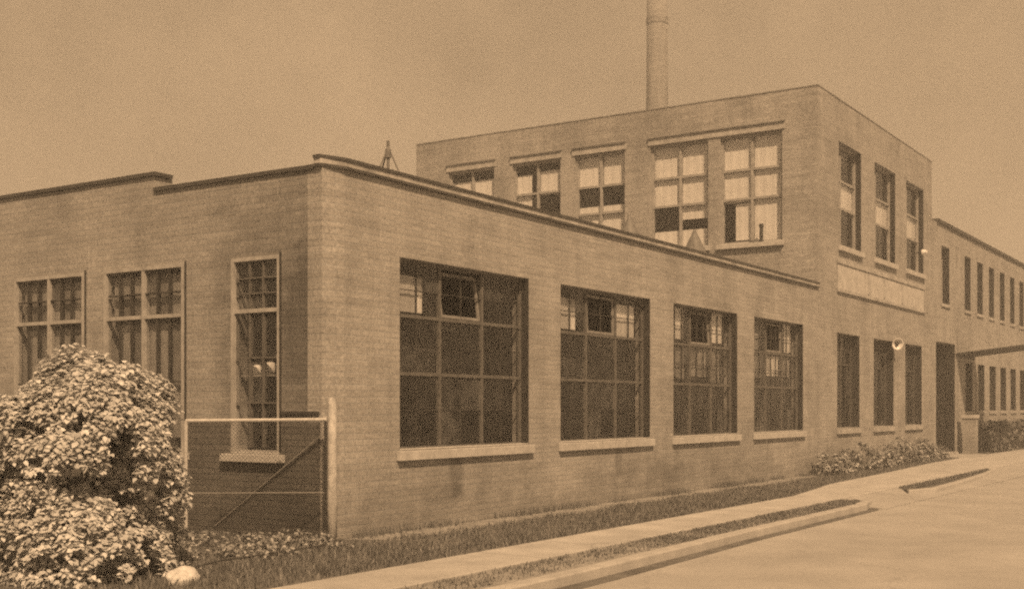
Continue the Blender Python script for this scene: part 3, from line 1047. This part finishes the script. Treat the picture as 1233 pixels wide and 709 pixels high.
# low shrubs in front of the two-storey block, a pale rock, a hedge by the wing
xs = [17.3, 18.6, 20.0, 21.4, 22.9, 24.4, 26.0, 27.4]
hs = [.42, .58, .66, .50, .72, .52, .62, .40]
wh = ['small dark-footed shrub at the joint of the two brick blocks', 'shrub below the near edge of the first ground-floor window of the taller block',
      'rounded shrub right under the first ground-floor window of the taller block', 'shrub below the pier after the first ground-floor window',
      'tallest foundation shrub, under the middle ground-floor window', 'shrub below the wall lamp', 'shrub under the ground-floor window nearest the doorway',
      'last small shrub beside the paved way to the dark doorway']
for i, x in enumerate(xs):
    bush('low_shrub', wh[i], 'shrub', (x, -.42 - .06 * (i % 2)), .66, .28, hs[i], 34, 26, .075, M['leaf_low'], 'low shrubs along the foot of the taller block',
         seed=20 + i, stems=3, spread=.12, shell=.8)
hd = thing('clipped_hedge', 'low dark hedge along the foot of the far wing', 'hedge', (33, -.5, 0))
random.seed(99)
mb = MB()
for _ in range(5200):
    x = random.uniform(33.0, 52)
    u = random.random(); z = random.uniform(.02, .95 + .07 * sin(x * 2.3)); y = -.5 + random.choice((-1, 1)) * (.33 + random.uniform(-.06, .04))
    if random.random() < .4:
        z = .95 + .07 * sin(x * 2.3) + random.uniform(-.05, .05); y = -.5 + random.uniform(-.33, .33)
    leaf(mb, Vector((x, y, z)), Vector((0, -.5, .7)) + rand_dir() * .8, .13, .09)
mb.build('foliage', M['leaf_hedge'], hd)
for i in range(24):
    x = 33.3 + i * .78
    MB().tube((x, -.5, 0), (x + random.uniform(-.1, .1), -.5, .8), .02, .01, 6).build('stem', M['stem'], hd)
# brick pier beside the doorway
t = thing('brick_pier', 'short pale pier with a flat cap beside the dark doorway', 'pier', (32.05, -.42, 0))
MB().box(31.80, 32.22, -.62, -.20, -.1, 1.22).build('shaft', M['brick_far'], t)
MB().box(31.76, 32.26, -.66, -.16, 1.222, 1.34).build('cap', M['stone'], t, bevel=.01)

# pale rock
t = MB()
rk = []
random.seed(12)
import bmesh
bm = bmesh.new()
bmesh.ops.create_icosphere(bm, subdivisions=4, radius=1)
for v in bm.verts:
    d = 1 + .16 * noise.noise(v.co * 1.7) + .06 * noise.noise(v.co * 5)
    v.co = Vector((v.co.x * .19 * d, v.co.y * .15 * d, max(-.35, v.co.z) * .12 * d))
me = bpy.data.meshes.new('rock'); bm.to_mesh(me); bm.free()
me.polygons.foreach_set('use_smooth', [True] * len(me.polygons))
me.materials.append(M['rock'])
o = bpy.data.objects.new('rock', me); col.objects.link(o)
o.location = (-3.22, -1.13, .03); o.rotation_euler = (0, 0, .6)
tag(o, 'pale rounded rock on the ground at the foot of the big bush', 'rock')

# ------------------------------------------------------------- post and gate
pp = (-.07, -.15)
post = MB()
n = 10
prof = [(.058, -.05), (.058, .5), (.055, 1.1), (.053, 1.66), (.040, 1.70), (.02, 1.715)]
post.lathe((pp[0], pp[1], 0), prof, 14)
o = post.build('fence_post', M['post'], smooth=True)
tag(o, 'weathered round wooden post standing at the brick corner', 'post')
g0 = Vector((pp[0] - .075, pp[1] + .02, 0)); g1 = Vector((-1.02, 1.28, 0))
gate = thing('wire_gate', 'pipe-framed wire mesh gate between the wooden post and the bush', 'gate', tuple(g1))
def gp(t, z):
    p = g0 + (g1 - g0) * t
    return (p.x, p.y, z)
MB().tube(gp(0, 1.455), gp(1, 1.44), .021).build('top_rail', M['pipe'], gate)
MB().tube(gp(1, .16), gp(1, 1.44), .022).build('stile', M['pipe'], gate)
MB().tube(gp(0.01, .16), gp(0.01, 1.44), .014).build('stile', M['wire'], gate)
MB().tube(gp(0.01, .60), gp(1, .59), .006, seg=6).build('middle_rail', M['wire_pale'], gate)
MB().tube(gp(0.02, 1.30), gp(.80, .20), .0035, seg=6).build('brace_wire', M['wire_pale'], gate)
ms = MB()
Lg = (g1 - g0).length
step = .045
def clip(t0, z0, t1, z1):
    # clip a line (u along the gate, z) to the gate rectangle
    u0, u1, zz0, zz1 = .02, Lg - .02, .16, 1.43
    a, b = 0.0, 1.0
    dx, dz = t1 - t0, z1 - z0
    for pv, qv in ((-dx, t0 - u0), (dx, u1 - t0), (-dz, z0 - zz0), (dz, zz1 - z0)):
        if abs(pv) < 1e-9:
            if qv < 0: return None
        else:
            r = qv / pv
            if pv < 0: a = max(a, r)
            else: b = min(b, r)
    if a >= b: return None
    return (t0 + a * dx, z0 + a * dz, t0 + b * dx, z0 + b * dz)
k = -2.0
while k < Lg + .5:
    for sgn in (1, -1):
        r = clip(k if sgn > 0 else k, 0.0 if sgn > 0 else 1.6, k + 1.6, 1.6 if sgn > 0 else 0.0)
        if r:
            ms.tube(gp(r[0] / Lg, r[1]), gp(r[2] / Lg, r[3]), .0017, seg=4)
    k += step
ms.build('wire_mesh', M['wire'], gate)
mb = MB()
for z in (.45, 1.30):
    mb.tube((pp[0] - .06, pp[1] + .03, z), (g0.x, g0.y, z), .012)
mb.build('hinge', M['iron'], gate)
# dark bar on the wall above the gate
o = MB().box(-.045, -.014, .10, .72, 1.515, 1.55).build('dark_bar', M['iron'])
tag(o, 'dark bar on the brick between the post and the narrow window', 'bar')
# thin wire lying across the yard
wm = MB()
pts = [(-3.0, -.80, .05), (-2.3, -.66, .07), (-1.5, -.62, .06), (-.7, -.56, .06), (-.15, -.30, .06)]
for p, q in zip(pts, pts[1:]):
    wm.tube(p, q, .009, seg=6)
o = wm.build('loose_wire', M['iron'])
tag(o, 'thin dark wire lying in the grass in front of the gate', 'wire')

# added to lift the darks: one closed box of even, thin haze
hm = bpy.data.materials.new('added_haze_air')
hm.use_nodes = True
hn = hm.node_tree
hn.nodes.clear()
ho = hn.nodes.new('ShaderNodeOutputMaterial')
hv = hn.nodes.new('ShaderNodeVolumePrincipled')
hv.inputs['Color'].default_value = (.95, .95, .95, 1)
hv.inputs['Density'].default_value = .0052
hv.inputs['Anisotropy'].default_value = 0.0
hn.links.new(hv.outputs[0], ho.inputs['Volume'])
o = MB().box(-310, 510, -410, 410, -1.6, 32.5).build('added_haze_box', hm)
o['kind'] = 'stuff'

# ================================================================= LIGHT
SUN_AZ = Vector((-.68, -.73, 0)).normalized()
SUN_EL = radians(48)
sd = Vector((SUN_AZ.x * cos(SUN_EL), SUN_AZ.y * cos(SUN_EL), sin(SUN_EL)))
TINT = (1.0, .65, .355)
lamp = bpy.data.lights.new('sun', 'SUN')
lamp.energy = 4.2
lamp.angle = radians(2.6)
lamp.color = TINT
so = bpy.data.objects.new('sun', lamp)
so.rotation_euler = sd.to_track_quat('Z', 'Y').to_euler()
so.location = (-20, -20, 30)
col.objects.link(so)

w = bpy.data.worlds.new('World')
sc.world = w
w.use_nodes = True
nt = w.node_tree
nt.nodes.clear()
wo = nd(nt, 'ShaderNodeOutputWorld')
bg = nd(nt, 'ShaderNodeBackground')
bg.inputs['Strength'].default_value = .1
sky = nd(nt, 'ShaderNodeTexSky')
sky.sky_type = 'NISHITA'
sky.sun_disc = False
sky.sun_elevation = SUN_EL
sky.sun_rotation = math.atan2(sd.x, sd.y)
sky.air_density = 1.0
sky.dust_density = 2.0
bw = nd(nt, 'ShaderNodeRGBToBW')
nt.links.new(sky.outputs[0], bw.inputs[0])
# thin even overcast veil mixed with the clear sky, both in the warm sepia hue
veil = nd(nt, 'ShaderNodeMath', operation='MULTIPLY_ADD')
veil.inputs[1].default_value = .18
veil.inputs[2].default_value = 2.75
nt.links.new(bw.outputs[0], veil.inputs[0])
tc = nd(nt, 'ShaderNodeTexCoord')
cn1 = nd(nt, 'ShaderNodeTexNoise')
cn1.inputs['Scale'].default_value = 3.0
cn1.inputs['Detail'].default_value = 9
cn1.inputs['Roughness'].default_value = .62
nt.links.new(tc.outputs['Generated'], cn1.inputs['Vector'])
cr = ramp(nt, cn1.outputs[0], [(.3, .62), (.7, 1.22)])
mm = nd(nt, 'ShaderNodeMath', operation='MULTIPLY')
nt.links.new(veil.outputs[0], mm.inputs[0])
nt.links.new(cr.outputs[0], mm.inputs[1])
tn = nd(nt, 'ShaderNodeVectorMath', operation='SCALE')
tn.inputs[0].default_value = TINT
nt.links.new(mm.outputs[0], tn.inputs['Scale'])
nt.links.new(tn.outputs[0], bg.inputs['Color'])
nt.links.new(bg.outputs[0], wo.inputs[0])

# ================================================================= CAMERA
cam = bpy.data.cameras.new('camera')
co = bpy.data.objects.new('camera', cam)
col.objects.link(co)
co.location = (-10.83, -9.66, 1.6)
yaw = radians(32.988)          # heading of the view, from +X toward +Y
co.rotation_euler = (radians(90), 0, yaw - radians(90))
cam.sensor_width = 36
cam.lens = 36 * 1452 / 1233
cam.shift_y = (490 - 354.5) / 1233
cam.clip_end = 3000
cam.clip_start = .05
sc.camera = co

sc.view_settings.view_transform = 'Standard'
sc.view_settings.look = 'None'
sc.view_settings.exposure = 0.56
sc.view_settings.gamma = 1
sc.cycles.filter_width = 2.2
sc.cycles.use_denoising = False
sc.cycles.use_adaptive_sampling = True
sc.cycles.adaptive_threshold = .08
sc.cycles.adaptive_min_samples = 24
sc.cycles.max_bounces = 8
sc.cycles.transparent_max_bounces = 12
